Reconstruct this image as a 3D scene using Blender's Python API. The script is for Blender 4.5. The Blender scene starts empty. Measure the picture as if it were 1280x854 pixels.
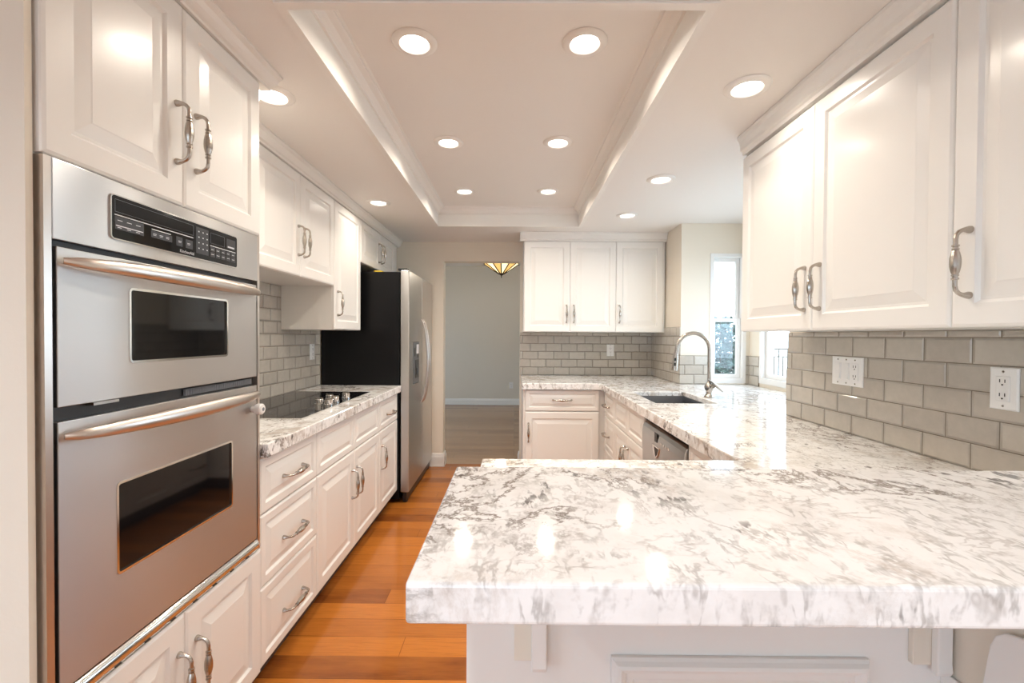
import bpy, math, random
from mathutils import Vector, Matrix
random.seed(7)
C = bpy.context.scene.collection
SC = bpy.context.scene
PI = math.pi

# ------------------------------------------------------------------ camera
def make_camera():
    yaw, pitch, roll = math.radians(-0.340), math.radians(-0.757), math.radians(0.331)
    fw = Vector((math.sin(yaw) * math.cos(pitch), math.cos(yaw) * math.cos(pitch), math.sin(pitch)))
    r0 = Vector((math.cos(yaw), -math.sin(yaw), 0))
    u0 = r0.cross(fw)
    r = r0 * math.cos(roll) + u0 * math.sin(roll)
    u = -r0 * math.sin(roll) + u0 * math.cos(roll)
    cd = bpy.data.cameras.new('camera')
    cd.sensor_width = 36.0
    cd.lens = 553.0 / 1280.0 * 36.0
    cd.clip_start = 0.02
    co = bpy.data.objects.new('camera', cd)
    C.objects.link(co)
    co.matrix_world = Matrix(((r.x, u.x, -fw.x, 0), (r.y, u.y, -fw.y, 0), (r.z, u.z, -fw.z, 1.302), (0, 0, 0, 1)))
    SC.camera = co
make_camera()

# ------------------------------------------------------------------ light and exposure
SC.view_settings.view_transform = 'Standard'
SC.view_settings.look = 'None'
SC.view_settings.gamma = 1.0
SC.view_settings.use_curve_mapping = False
SC.view_settings.exposure = 0.66
SKY = 4.2                      # daylight
LAMP_W = 2.5                   # each ceiling downlight
LAMP_RGB = (1.0, 0.895, 0.76)
FILL_RGB = (0.96, 0.97, 1.0)      # fill lamps added out of view behind the viewer
HALL_W = 14.0
w = bpy.data.worlds.new('world'); SC.world = w; w.use_nodes = True
wn = w.node_tree.nodes
wn['Background'].inputs[0].default_value = (0.64, 0.82, 1.0, 1)
wn['Background'].inputs[1].default_value = SKY

def area(name, loc, direction, sx, sy, watts, rgb=(1, 1, 1), portal=False, spread=PI):
    ld = bpy.data.lights.new(name, 'AREA')
    ld.shape = 'RECTANGLE'; ld.size = sx; ld.size_y = sy
    ld.energy = watts; ld.color = rgb; ld.spread = spread
    if portal: ld.cycles.is_portal = True
    lo = bpy.data.objects.new(name, ld); C.objects.link(lo)
    lo.location = loc
    lo.rotation_euler = Vector(direction).to_track_quat('-Z', 'Y').to_euler()
    return lo
# daylight comes in from the sky through the window openings (portals only steer the sampling)
area('rear_window_daylight', (-1.25, -4.35, 1.15), (0, 1, 0), 2.7, 2.1, 1, portal=True)
area('side_window_daylight', (-3.95, -2.0, 1.25), (1, 0, 0), 2.0, 1.9, 1, portal=True)
area('bay_side_daylight', (1.96, 2.86, 1.46), (-1, 0, 0), 1.15, 1.0, 1, portal=True)
area('bay_end_daylight', (1.74, 3.70, 1.46), (0, -1, 0), 0.26, 1.0, 1, portal=True)
area('hall_window_daylight', (-2.95, 6.2, 1.3), (1, 0, 0), 2.0, 1.7, 1, portal=True)

# ------------------------------------------------------------------ materials
def mat(name, rgb=(.8, .8, .8), rough=.5, metal=0.0, **kw):
    m = bpy.data.materials.new(name); m.use_nodes = True
    b = m.node_tree.nodes['Principled BSDF']
    b.inputs['Base Color'].default_value = (*rgb, 1)
    b.inputs['Roughness'].default_value = rough
    b.inputs['Metallic'].default_value = metal
    for k, v in kw.items():
        b.inputs[k.replace('_', ' ')].default_value = v
    return m
class NT:
    def __init__(s, m):
        s.t = m.node_tree; s.b = s.t.nodes['Principled BSDF']
    def n(s, kind, **kw):
        x = s.t.nodes.new(kind)
        for k, v in kw.items(): setattr(x, k, v)
        return x
    def l(s, a, b): s.t.links.new(a, b)
    def coords(s, scale=(1, 1, 1), rot=(0, 0, 0), loc=(0, 0, 0), src='Object'):
        tc = s.n('ShaderNodeTexCoord'); mp = s.n('ShaderNodeMapping')
        mp.inputs['Scale'].default_value = scale; mp.inputs['Rotation'].default_value = rot; mp.inputs['Location'].default_value = loc
        s.l(tc.outputs[src], mp.inputs[0]); return mp.outputs[0]
    def noise(s, vec, scale, detail=4, rough=.5, dist=0):
        x = s.n('ShaderNodeTexNoise'); s.l(vec, x.inputs['Vector'])
        x.inputs['Scale'].default_value = scale; x.inputs['Detail'].default_value = detail
        x.inputs['Roughness'].default_value = rough; x.inputs['Distortion'].default_value = dist
        return x.outputs['Fac']
    def ramp(s, fac, stops):
        x = s.n('ShaderNodeValToRGB'); s.l(fac, x.inputs[0]); e = x.color_ramp.elements
        while len(e) < len(stops): e.new(.5)
        for q, (p, c) in zip(e, stops):
            q.position = p; q.color = (*c, 1) if len(c) == 3 else c
        return x.outputs[0]
    def mix(s, fac, a, b, mode='MIX'):
        x = s.n('ShaderNodeMix', data_type='RGBA', blend_type=mode)
        for i, v in ((0, fac), (6, a), (7, b)):
            if hasattr(v, 'default_value'): s.l(v, x.inputs[i])
            else: x.inputs[i].default_value = v if i == 0 else (*v, 1)
        return x.outputs[2]
    def math(s, op, a, b=None):
        x = s.n('ShaderNodeMath', operation=op)
        for i, v in ((0, a), (1, b)):
            if v is None: continue
            if hasattr(v, 'default_value'): s.l(v, x.inputs[i])
            else: x.inputs[i].default_value = v
        return x.outputs[0]
    def bump(s, h, strength, dist=.01):
        x = s.n('ShaderNodeBump'); x.inputs['Strength'].default_value = strength; x.inputs['Distance'].default_value = dist
        s.l(h, x.inputs['Height']); s.l(x.outputs[0], s.b.inputs['Normal'])

def m_plaster(name, rgb, rough=.7):
    m = mat(name, rgb, rough); t = NT(m)
    v = t.coords()
    t.bump(t.noise(v, 90, 4, .6), .12, .004)
    return m
M = {}
M['wall'] = m_plaster('wall_paint', (.84, .77, .655))
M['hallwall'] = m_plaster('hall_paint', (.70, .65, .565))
M['ceil'] = m_plaster('ceiling_paint', (.86, .835, .80))
M['trim'] = mat('trim_paint', (.87, .85, .81), .35)
def m_cab():
    m = mat('cabinet_paint', (.89, .875, .84), .28, Coat_Weight=.15, Coat_Roughness=.12)
    return m
M['cab'] = m_cab()
M['cabin'] = mat('cabinet_underside', (.72, .66, .58), .5)
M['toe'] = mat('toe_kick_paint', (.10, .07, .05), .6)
M['nickel'] = mat('brushed_nickel', (.47, .43, .385), .27, 1.0)
M['chrome'] = mat('polished_chrome', (.75, .74, .72), .12, 1.0)
M['black'] = mat('black_plastic', (.012, .012, .013), .35)
M['blackgloss'] = mat('black_glass', (.005, .005, .006), .05, Specular_IOR_Level=.38)
M['white'] = mat('white_plastic', (.86, .85, .83), .3)
M['slot'] = mat('slot_dark', (.04, .035, .03), .5)
M['grey'] = mat('key_grey', (.22, .23, .25), .4)
M['ink'] = mat('panel_print', (.75, .77, .80), .4)
M['yellow'] = mat('yellow_paper', (.85, .62, .04), .6)
def m_steel(name, rgb, rough, axis='Z', wav=.0):
    m = mat(name, rgb, rough, 1.0); t = NT(m)
    t.b.inputs['Anisotropic'].default_value = .95
    t.b.inputs['Anisotropic Rotation'].default_value = .25
    tg = t.n('ShaderNodeTangent', direction_type='RADIAL', axis=axis)
    t.l(tg.outputs[0], t.b.inputs['Tangent'])
    v = t.coords(scale=(1, 1, 260))
    f = t.noise(v, 3.0, 2)
    r = t.n('ShaderNodeMapRange'); t.l(f, r.inputs[0]); r.inputs[3].default_value = rough - .004; r.inputs[4].default_value = rough + .004
    t.l(r.outputs[0], t.b.inputs['Roughness'])
    if wav:
        t.bump(t.noise(t.coords(scale=(1.0, 1.0, .55)), 3.2, 1), wav, .02)
    return m
M['steel'] = m_steel('stainless_steel', (.56, .555, .55), .30, 'Z', .12)
M['steelflat'] = m_steel('stainless_dark', (.42, .41, .40), .3)
M['barsteel'] = mat('handle_steel', (.66, .60, .55), .3, 1.0)
M['fridgeblack'] = mat('fridge_black', (.006, .006, .007), .28, Specular_IOR_Level=.22)
M['dispenser'] = mat('dispenser_grey', (.12, .13, .14), .35)
M['sink'] = mat('sink_steel', (.30, .30, .31), .35, 1.0)

def m_glass():
    m = bpy.data.materials.new('window_glass'); m.use_nodes = True
    nt = m.node_tree; nt.nodes.clear()
    o = nt.nodes.new('ShaderNodeOutputMaterial'); mx = nt.nodes.new('ShaderNodeMixShader')
    tr = nt.nodes.new('ShaderNodeBsdfTransparent'); gl = nt.nodes.new('ShaderNodeBsdfGlossy')
    gl.inputs['Roughness'].default_value = .0
    mx.inputs[0].default_value = .07
    nt.links.new(tr.outputs[0], mx.inputs[1]); nt.links.new(gl.outputs[0], mx.inputs[2]); nt.links.new(mx.outputs[0], o.inputs[0])
    return m
M['glass'] = m_glass()
def m_emit(name, rgb, s):
    m = mat(name, rgb, .5)
    b = m.node_tree.nodes['Principled BSDF']
    b.inputs['Emission Color'].default_value = (*rgb, 1); b.inputs['Emission Strength'].default_value = s
    return m
M['lens'] = m_emit('lamp_lens', (1.0, .93, .82), 6.0)
M['amber'] = m_emit('amber_glass', (1.0, .62, .20), .55)
M['cream'] = m_emit('cream_glass', (1.0, .84, .48), 1.0)
M['came'] = mat('dark_bronze', (.05, .035, .02), .4, .6)

def m_granite():
    m = mat('granite', (.8, .8, .78), .085); t = NT(m)
    v2 = t.coords()
    va = t.coords(scale=(1.0, .45, .38), rot=(0, 0, math.radians(-32)))
    vb = t.coords(scale=(.55, 1.0, .38), rot=(0, 0, math.radians(-20)))
    vw = t.coords(scale=(1.0, .75, .6), rot=(0, 0, math.radians(-35)))
    base = t.ramp(t.noise(v2, 9, 6, .62), [(.30, (.80, .785, .765)), (.48, (.92, .915, .905)), (.75, (.95, .945, .94))])
    def ridges(vec, sc, det, ro, dist, wd):
        r = t.math('ABSOLUTE', t.math('SUBTRACT', t.noise(vec, sc, det, ro, dist), .5))
        return t.ramp(r, [(.0, (1, 1, 1)), (wd * .35, (.8, .8, .8)), (wd, (0, 0, 0))])
    def drift(sc, lo, hi, det=4, vec=None): return t.ramp(t.noise(vec or v2, sc, det, .6), [(lo, (0, 0, 0)), (hi, (1, 1, 1))])
    # short grey flecks in two directions, broken up by fine drifts
    f1 = t.math('MULTIPLY', ridges(va, 46, 3, .55, .3, .060), drift(24, .46, .60))
    f2 = t.math('MULTIPLY', ridges(vb, 40, 3, .55, .3, .050), drift(21, .49, .62))
    c = t.mix(t.math('MULTIPLY', f1, .60), base, (.33, .31, .29))
    c = t.mix(t.math('MULTIPLY', f2, .50), c, (.38, .345, .315))
    # taupe patches with ragged borders
    pm = t.math('MULTIPLY', t.ramp(t.noise(vw, 10, 7, .72, .25), [(.50, (0, 0, 0)), (.59, (1, 1, 1))]), drift(2.3, .44, .55, 2))
    c = t.mix(t.math('MULTIPLY', pm, .66), c, (.47, .38, .31))
    # thin wandering brown veins
    vm = t.math('MULTIPLY', ridges(vw, 6.5, 8, .68, .4, .022), drift(2.6, .44, .54, 2))
    c = t.mix(t.math('MULTIPLY', vm, .85), c, (.16, .115, .085))
    # dark specks gathered in clusters
    sp = t.math('MULTIPLY', t.ramp(t.noise(va, 46, 3, .6), [(.57, (0, 0, 0)), (.63, (1, 1, 1))]), drift(5.0, .53, .61, 3))
    c = t.mix(t.math('MULTIPLY', sp, .85), c, (.085, .07, .06))
    t.l(c, t.b.inputs['Base Color'])
    return m
M['granite'] = m_granite()

def m_planks(name, a, b, tint, dark, rough, roww, plank):
    m = mat(name, a, rough); t = NT(m)
    v = t.coords()
    br = t.n('ShaderNodeTexBrick'); t.l(v, br.inputs['Vector'])
    br.offset = .37; br.offset_frequency = 3; br.squash = 1.35; br.squash_frequency = 2
    br.inputs['Scale'].default_value = 1; br.inputs['Brick Width'].default_value = plank; br.inputs['Row Height'].default_value = roww
    br.inputs['Mortar Size'].default_value = .0011; br.inputs['Mortar Smooth'].default_value = .2; br.inputs['Bias'].default_value = -.2
    br.inputs['Color1'].default_value = (*a, 1); br.inputs['Color2'].default_value = (*b, 1); br.inputs['Mortar'].default_value = (*dark, 1)
    g = t.noise(t.coords(scale=(1.3, 26, 1)), 5, 7, .68, .6)
    c = t.mix(.55, br.outputs[0], t.ramp(g, [(.25, (.40, .34, .28)), (.5, (1, 1, 1)), (.8, (1.3, 1.25, 1.2))]), 'MULTIPLY')
    bl = t.noise(t.coords(scale=(.9, 3.5, 1)), 2.2, 4, .6)
    c = t.mix(t.ramp(bl, [(.42, (0, 0, 0)), (.7, (.6, .6, .6))]), c, tint)
    t.l(c, t.b.inputs['Base Color'])
    t.bump(t.math('ADD', t.math('MULTIPLY', g, .25), t.math('SUBTRACT', 1.0, br.outputs['Fac'])), .10, .002)
    return m
M['floor'] = m_planks('cherry_planks', (.56, .19, .03), (.15, .034, .009), (.50, .17, .028), (.10, .028, .008), .17, .118, 1.25)
M['hallfloor'] = m_planks('grey_brown_planks', (.44, .27, .16), (.27, .165, .10), (.38, .235, .14), (.08, .055, .04), .25, .13, 1.3)

def m_tile(name, plane, off=(0, 0)):
    m = mat(name, (.5, .46, .4), .06); t = NT(m)
    tc = t.n('ShaderNodeTexCoord'); s = t.n('ShaderNodeSeparateXYZ'); c = t.n('ShaderNodeCombineXYZ')
    t.l(tc.outputs['Object'], s.inputs[0])
    t.l(t.math('ADD', s.outputs['Y' if plane == 'y' else 'X'], off[0] + 3.08), c.inputs[0])
    t.l(t.math('ADD', s.outputs['Z'], off[1] - .915 + .0778 * 12), c.inputs[1])
    def brick(mort, smooth):
        br = t.n('ShaderNodeTexBrick'); t.l(c.outputs[0], br.inputs['Vector'])
        br.offset = .5; br.inputs['Scale'].default_value = 1
        br.inputs['Brick Width'].default_value = .154; br.inputs['Row Height'].default_value = .0778
        br.inputs['Mortar Size'].default_value = mort; br.inputs['Mortar Smooth'].default_value = smooth; br.inputs['Bias'].default_value = 0
        return br
    br = brick(.0016, .1)
    br.inputs['Color1'].default_value = (.55, .505, .44, 1); br.inputs['Color2'].default_value = (.49, .445, .385, 1); br.inputs['Mortar'].default_value = (.20, .165, .125, 1)
    cl = t.noise(tc.outputs['Object'], 30, 4, .6)
    col = t.mix(.35, br.outputs[0], t.ramp(cl, [(.3, (.82, .82, .82)), (.7, (1.1, 1.1, 1.1))]), 'MULTIPLY')
    t.l(col, t.b.inputs['Base Color'])
    rr = t.n('ShaderNodeMapRange'); t.l(br.outputs['Fac'], rr.inputs[0]); rr.inputs[3].default_value = .06; rr.inputs[4].default_value = .7
    t.l(rr.outputs[0], t.b.inputs['Roughness'])
    b2 = brick(.0085, 1.0)
    wv = t.noise(tc.outputs['Object'], 14, 2)
    t.bump(t.math('ADD', t.math('SUBTRACT', 1.0, b2.outputs['Fac']), t.math('MULTIPLY', wv, .06)), 1.0, .0045)
    return m
M['tile_y'] = m_tile('subway_tile_side', 'y')
M['tile_x'] = m_tile('subway_tile_front', 'x')

def m_leaf(name, a, b):
    m = mat(name, a, .5); t = NT(m)
    t.l(t.ramp(t.noise(t.coords(), 9, 3), [(.35, a), (.65, b)]), t.b.inputs['Base Color'])
    return m
M['leaf'] = m_leaf('leaf_green', (.014, .052, .044), (.06, .125, .105))
M['bark'] = mat('bark', (.14, .10, .07), .8)
M['patio'] = m_plaster('patio', (.55, .53, .50))

# ------------------------------------------------------------------ mesh helpers
class MB:
    def __init__(s): s.v = []; s.f = []
    def add(s, vs, fs):
        o = len(s.v); s.v += [tuple(p) for p in vs]; s.f += [tuple(i + o for i in q) for q in fs]; return s
    def box(s, x0, x1, y0, y1, z0, z1):
        return s.add([(x0, y0, z0), (x1, y0, z0), (x1, y1, z0), (x0, y1, z0), (x0, y0, z1), (x1, y0, z1), (x1, y1, z1), (x0, y1, z1)],
                     [(0, 3, 2, 1), (4, 5, 6, 7), (0, 1, 5, 4), (1, 2, 6, 5), (2, 3, 7, 6), (3, 0, 4, 7)])
    def prism(s, pts, a, b, axis):
        """outline pts (2-D) extruded along axis from a to b"""
        n = len(pts)
        def P(p, q):
            return {'x': (q, p[0], p[1]), 'y': (p[0], q, p[1]), 'z': (p[0], p[1], q)}[axis]
        vs = [P(p, a) for p in pts] + [P(p, b) for p in pts]
        fs = [tuple(range(n)), tuple(range(2 * n - 1, n - 1, -1))] + [(i, (i + 1) % n, n + (i + 1) % n, n + i)[::-1] for i in range(n)]
        return s.add(vs, fs)
    def sweep(s, path, rad, n=12, flat=(1, 1), up=None):
        """tube along path; rad one value or one per point; flat scales the two cross axes"""
        path = [Vector(p) for p in path]
        rad = rad if isinstance(rad, (list, tuple)) else [rad] * len(path)
        o = len(s.v); N = None
        for i, p in enumerate(path):
            t = (path[min(i + 1, len(path) - 1)] - path[max(i - 1, 0)]).normalized()
            if N is None:
                a = Vector(up) if up else (Vector((0, 0, 1)) if abs(t.z) < .9 else Vector((1, 0, 0)))
            else: a = N
            N = (a - t * a.dot(t)).normalized(); B = t.cross(N)
            for k in range(n):
                w_ = 2 * PI * k / n
                s.v.append(tuple(p + (N * math.cos(w_) * flat[0] + B * math.sin(w_) * flat[1]) * rad[i]))
        m = len(path)
        for i in range(m - 1):
            for k in range(n):
                s.f.append((o + i * n + k, o + i * n + (k + 1) % n, o + (i + 1) * n + (k + 1) % n, o + (i + 1) * n + k))
        s.f.append(tuple(o + k for k in range(n))[::-1]); s.f.append(tuple(o + (m - 1) * n + k for k in range(n)))
        return s
    def lathe(s, prof, n=32, c=(0, 0, 0), axis='z', close=True):
        o = len(s.v)
        for r, h in prof:
            for k in range(n):
                a = 2 * PI * k / n; x, y = r * math.cos(a), r * math.sin(a)
                p = {'z': (x, y, h), 'y': (x, -h, y), 'x': (h, x, y)}[axis]
                s.v.append((p[0] + c[0], p[1] + c[1], p[2] + c[2]))
        for i in range(len(prof) - 1):
            for k in range(n):
                s.f.append((o + i * n + k, o + i * n + (k + 1) % n, o + (i + 1) * n + (k + 1) % n, o + (i + 1) * n + k))
        if close:
            s.f.append(tuple(o + k for k in range(n))[::-1]); s.f.append(tuple(o + (len(prof) - 1) * n + k for k in range(n)))
        return s
    def cells(s, rects, a, b, axis, holes=()):
        """union of rectangles (u0,u1,v0,v1) minus holes, extruded a..b along axis, as one closed shell"""
        us = sorted({q for r in list(rects) + list(holes) for q in r[:2]}); vs = sorted({q for r in list(rects) + list(holes) for q in r[2:]})
        ins = lambda r, u, v: r[0] < u < r[1] and r[2] < v < r[3]
        def full(i, j):
            if not (0 <= i < len(us) - 1 and 0 <= j < len(vs) - 1): return False
            u, v = (us[i] + us[i + 1]) / 2, (vs[j] + vs[j + 1]) / 2
            return any(ins(r, u, v) for r in rects) and not any(ins(r, u, v) for r in holes)
        idx = {}
        def V(i, j, k):
            if (i, j, k) not in idx:
                u, v, q = us[i], vs[j], (a, b)[k]
                idx[(i, j, k)] = len(s.v); s.v.append({'z': (u, v, q), 'x': (q, u, v), 'y': (u, q, v)}[axis])
            return idx[(i, j, k)]
        for i in range(len(us) - 1):
            for j in range(len(vs) - 1):
                if not full(i, j): continue
                s.f.append((V(i, j, 1), V(i + 1, j, 1), V(i + 1, j + 1, 1), V(i, j + 1, 1)))
                s.f.append((V(i, j, 0), V(i, j + 1, 0), V(i + 1, j + 1, 0), V(i + 1, j, 0)))
                if not full(i - 1, j): s.f.append((V(i, j, 0), V(i, j, 1), V(i, j + 1, 1), V(i, j + 1, 0)))
                if not full(i + 1, j): s.f.append((V(i + 1, j, 0), V(i + 1, j + 1, 0), V(i + 1, j + 1, 1), V(i + 1, j, 1)))
                if not full(i, j - 1): s.f.append((V(i, j, 0), V(i + 1, j, 0), V(i + 1, j, 1), V(i, j, 1)))
                if not full(i, j + 1): s.f.append((V(i, j + 1, 0), V(i, j + 1, 1), V(i + 1, j + 1, 1), V(i + 1, j + 1, 0)))
        return s
    def frames(s, w, h, prof, x0=0, z0=0, cap=True):
        """concentric rectangles: prof = [(inset, y)], facing -y, lower-left corner at x0,z0"""
        o = len(s.v)
        for d, y in prof:
            s.v += [(x0 + d, y, z0 + d), (x0 + w - d, y, z0 + d), (x0 + w - d, y, z0 + h - d), (x0 + d, y, z0 + h - d)]
        for i in range(len(prof) - 1):
            for k in range(4):
                a, b = o + i * 4 + k, o + i * 4 + (k + 1) % 4
                s.f.append((a, b, b + 4, a + 4))
        if cap:
            e = o + (len(prof) - 1) * 4
            s.f.append((e, e + 1, e + 2, e + 3)); s.f.append((o + 3, o + 2, o + 1, o))
        return s

def mesh(name, mb, material, smooth=False, angle=35):
    me = bpy.data.meshes.new(name)
    me.from_pydata(mb.v, [], mb.f)
    import bmesh
    bm = bmesh.new(); bm.from_mesh(me)
    bmesh.ops.recalc_face_normals(bm, faces=bm.faces)
    bm.to_mesh(me); bm.free()
    mats = material if isinstance(material, (list, tuple)) else [material]
    for q in mats: me.materials.append(q)
    if smooth:
        me.polygons.foreach_set('use_smooth', [True] * len(me.polygons))
        me.set_sharp_from_angle(angle=math.radians(angle))
    return me
def obj(name, mb, material, parent=None, loc=(0, 0, 0), rot=(0, 0, 0), smooth=False, bevel=0, seg=2):
    me = mb if isinstance(mb, bpy.types.Mesh) else mesh(name, mb, material, smooth)
    o = bpy.data.objects.new(name, me); C.objects.link(o)
    o.location = loc; o.rotation_euler = rot
    if parent: o.parent = parent
    if bevel:
        b = o.modifiers.new('bevel', 'BEVEL'); b.width = bevel; b.segments = seg; b.limit_method = 'ANGLE'; b.angle_limit = math.radians(40)
        b.harden_normals = False
    return o
def thing(name, label, cat, loc=(0, 0, 0), rotz=0, group=None):
    o = bpy.data.objects.new(name, None); C.objects.link(o)
    o.location = loc; o.rotation_euler = (0, 0, rotz); o['label'] = label; o['category'] = cat
    o.empty_display_size = .05
    if group: o['group'] = group
    return o
def tag(o, label, cat, group=None):
    o['label'] = label; o['category'] = cat
    if group: o['group'] = group
    return o
def struct(name, mb, m, **kw):
    o = obj(name, mb, m, **kw); o['kind'] = 'structure'; return o

ZC = .915; ZCEIL = 2.225; XL = -1.5; XR = 1.355; YF = 4.38
# ------------------------------------------------------------------ setting
struct('floor', MB().box(-4.1, 2.1, -4.5, YF + .08, -.1, 0), M['floor'])
struct('floor_hall', MB().box(-3.1, XR + .12, YF + .08, 8.5, -.1, -.001), M['hallfloor'])
TR = (-.66, .545, 1.247, 3.74)
struct('ceiling', MB().cells([(-4.1, 2.1, -4.5, YF + .12)], ZCEIL, ZCEIL + .03, 'z', holes=[TR]), M['ceil'])
ZT = 2.372
struct('ceiling_tray', MB().box(TR[0] - .02, TR[1] + .02, TR[2] - .02, TR[3] + .02, ZT, ZT + .03), M['ceil'])
def ring(prof, x0, x1, y0, y1):
    """profile (inset, z) run round the inside of a rectangle"""
    mb = MB(); n = len(prof)
    for d, z in prof:
        mb.v += [(x0 + d, y0 + d, z), (x1 - d, y0 + d, z), (x1 - d, y1 - d, z), (x0 + d, y1 - d, z)]
    for i in range(n):
        for k in range(4):
            a, b = i * 4 + k, i * 4 + (k + 1) % 4; j = ((i + 1) % n - i) * 4
            mb.f.append((a, b, b + j, a + j))
    return mb
struct('trim_1', ring([(-.015, ZCEIL - .006), (.012, ZCEIL - .006), (.014, 2.318), (.022, 2.322), (.022, 2.330), (.028, 2.338), (.040, 2.350),
                       (.056, 2.357), (.062, 2.360), (.062, 2.368), (.072, ZT), (-.015, ZT)], *TR), M['trim'])
# walls
struct('wall_left', MB().box(XL - .12, XL, .83, YF + .12, 0, ZCEIL), M['wall'])
struct('wall_near', MB().cells([(-4.0, -.902, 0, ZCEIL)], .812, .825, 'y'), M['wall'])
struct('wall_far', MB().cells([(XL, XR + .12, 0, 2.6)], YF, YF + .12, 'y', holes=[(-.706, .052, -1, 2.035)]), M['wall'])
struct('wall_right', MB().cells([(-4.4, 2.19, 0, ZCEIL), (3.62, YF, 0, ZCEIL)], XR, XR + .10, 'x'), M['wall'])
XB = 1.915
W1 = (1.602, 1.872, .935, 1.968)
W2 = (2.30, 3.452, .955, 1.968)
struct('wall_bay_end', MB().cells([(XR + .10, XB + .1, 0, ZCEIL)], 3.62, 3.74, 'y', holes=[W1]), M['wall'])
struct('wall_bay_near', MB().cells([(XR + .10, XB + .1, 0, ZCEIL)], 2.07, 2.19, 'y'), M['wall'])
struct('wall_bay_side', MB().cells([(2.19, 3.62, 0, ZCEIL)], XB, XB + .10, 'x', holes=[W2]), M['wall'])
struct('wall_back', MB().cells([(-4.1, XR + .1, 0, ZCEIL)], -4.5, -4.4, 'y', holes=[(-2.6, .1, .08, 2.14)]), M['wall'])
struct('wall_room_left', MB().cells([(-4.4, .812, 0, ZCEIL)], -4.1, -4.0, 'x', holes=[(-3.0, -1.0, .3, 2.1)]), M['wall'])
# hall beyond the doorway
struct('wall_hall_far', MB().box(-3.0, XR + .12, 8.3, 8.4, 0, 2.6), M['hallwall'])
struct('wall_hall_left', MB().cells([(YF + .12, 8.3, 0, 2.6)], -3.1, -3.0, 'x', holes=[(5.2, 7.2, .45, 2.15)]), M['hallwall'])
struct('wall_hall_right', MB().box(XR + .0, XR + .12, YF + .12, 8.3, 0, 2.6), M['hallwall'])
struct('wall_hall_near', MB().cells([(-3.0, XL, 0, 2.6)], YF, YF + .12, 'y'), M['hallwall'])
struct('ceiling_hall', MB().box(-3.1, XR + .12, YF, 8.4, 2.6, 2.63), M['ceil'])
def base_prof(h): return [(0, 0), (.016, 0), (.016, h * .72), (.012, h * .80), (.009, h * .93), (.004, h), (0, h)]
struct('baseboard_hall', MB().prism([(8.3 - d, z) for d, z in base_prof(.115)], -3.0, XR, 'x'), M['trim'])
mbb = MB().prism([(YF - d, z) for d, z in base_prof(.13)], -.895, -.69, 'x')
mbb.prism([(-.706 + d, z) for d, z in base_prof(.13)], YF - .0165, YF + .12, 'y')
struct('baseboard_far', mbb, M['trim'])
struct('baseboard_right', MB().prism([(.052 - d, z) for d, z in base_prof(.13)], YF, YF + .12, 'y'), M['trim'])

# windows
def window(name, u0, u1, v0, v1, plane, at, inward, mid):
    """double-hung window in an opening; plane 'y' = faces along y (u is x); inward = sign towards the room"""
    root = None
    def bx(mb, a0, a1, d0, d1, z0, z1):
        d0, d1 = sorted((at + inward * d0, at + inward * d1))
        if plane == 'y': mb.box(a0, a1, d0, d1, z0, z1)
        else: mb.box(d0, d1, a0, a1, z0, z1)
    c = .012
    mb = MB()
    # casing round the opening, then the jamb liner
    for a0, a1, z0, z1 in ((u0 - c, u0 + .016, v0 - c, v1 + c), (u1 - .016, u1 + c, v0 - c, v1 + c), (u0 + .016, u1 - .016, v1 - .016, v1 + c), (u0 + .016, u1 - .016, v0 - c, v0 + .03)):
        bx(mb, a0, a1, -.09, .006, z0, z1)
    fr = struct(name, mb, M['white'])
    for nm, z0, z1, off in (('upper_sash', mid, v1 - .016, -.07), ('lower_sash', v0 + .03, mid + .03, -.04)):
        t = .030; ms = MB()
        for a0, a1, q0, q1 in ((u0 + .017, u0 + .017 + t, z0, z1), (u1 - .017 - t, u1 - .017, z0, z1), (u0 + .017 + t, u1 - .017 - t, z1 - t, z1), (u0 + .017 + t, u1 - .017 - t, z0, z0 + t)):
            bx(ms, a0, a1, off - .014, off + .014, q0, q1)
        s_ = obj(nm, ms, M['white'], fr, bevel=.003)
        mg = MB(); bx(mg, u0 + .017 + t, u1 - .017 - t, off - .002, off + .002, z0 + t, z1 - t)
        obj('pane', mg, M['glass'], s_)
    return fr
window('window_1', *W1, 'y', 3.62, -1, 1.425)
window('window_2', *W2, 'x', XB, -1, 1.425)
def patio(name, u0, u1, v0, v1, plane, at, n):
    mb = MB(); st = (u1 - u0) / n
    def bx(mb_, a0, a1, d0, d1, z0, z1):
        (mb_.box(a0, a1, at + d0, at + d1, z0, z1) if plane == 'y' else mb_.box(at + d0, at + d1, a0, a1, z0, z1))
    for k in range(n + 1):
        q = u0 + k * st; bx(mb, max(u0, q - .035), min(u1, q + .035), -.03, .03, v0, v1)
    for k in range(n):
        bx(mb, u0 + k * st + .036, u0 + (k + 1) * st - .036, -.03, .03, v0, v0 + .07); bx(mb, u0 + k * st + .036, u0 + (k + 1) * st - .036, -.03, .03, v1 - .07, v1)
    fr = struct(name, mb, M['white'])
    mg = MB()
    for k in range(n): bx(mg, u0 + k * st + .036, u0 + (k + 1) * st - .036, -.003, .003, v0 + .07, v1 - .07)
    obj('pane', mg, M['glass'], fr)
patio('window_3', -2.6, .1, .08, 2.14, 'y', -4.45, 3)
patio('window_4', -3.0, -1.0, .3, 2.1, 'x', -4.05, 2)
patio('window_5', 5.2, 7.2, .45, 2.15, 'x', -3.05, 2)

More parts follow.
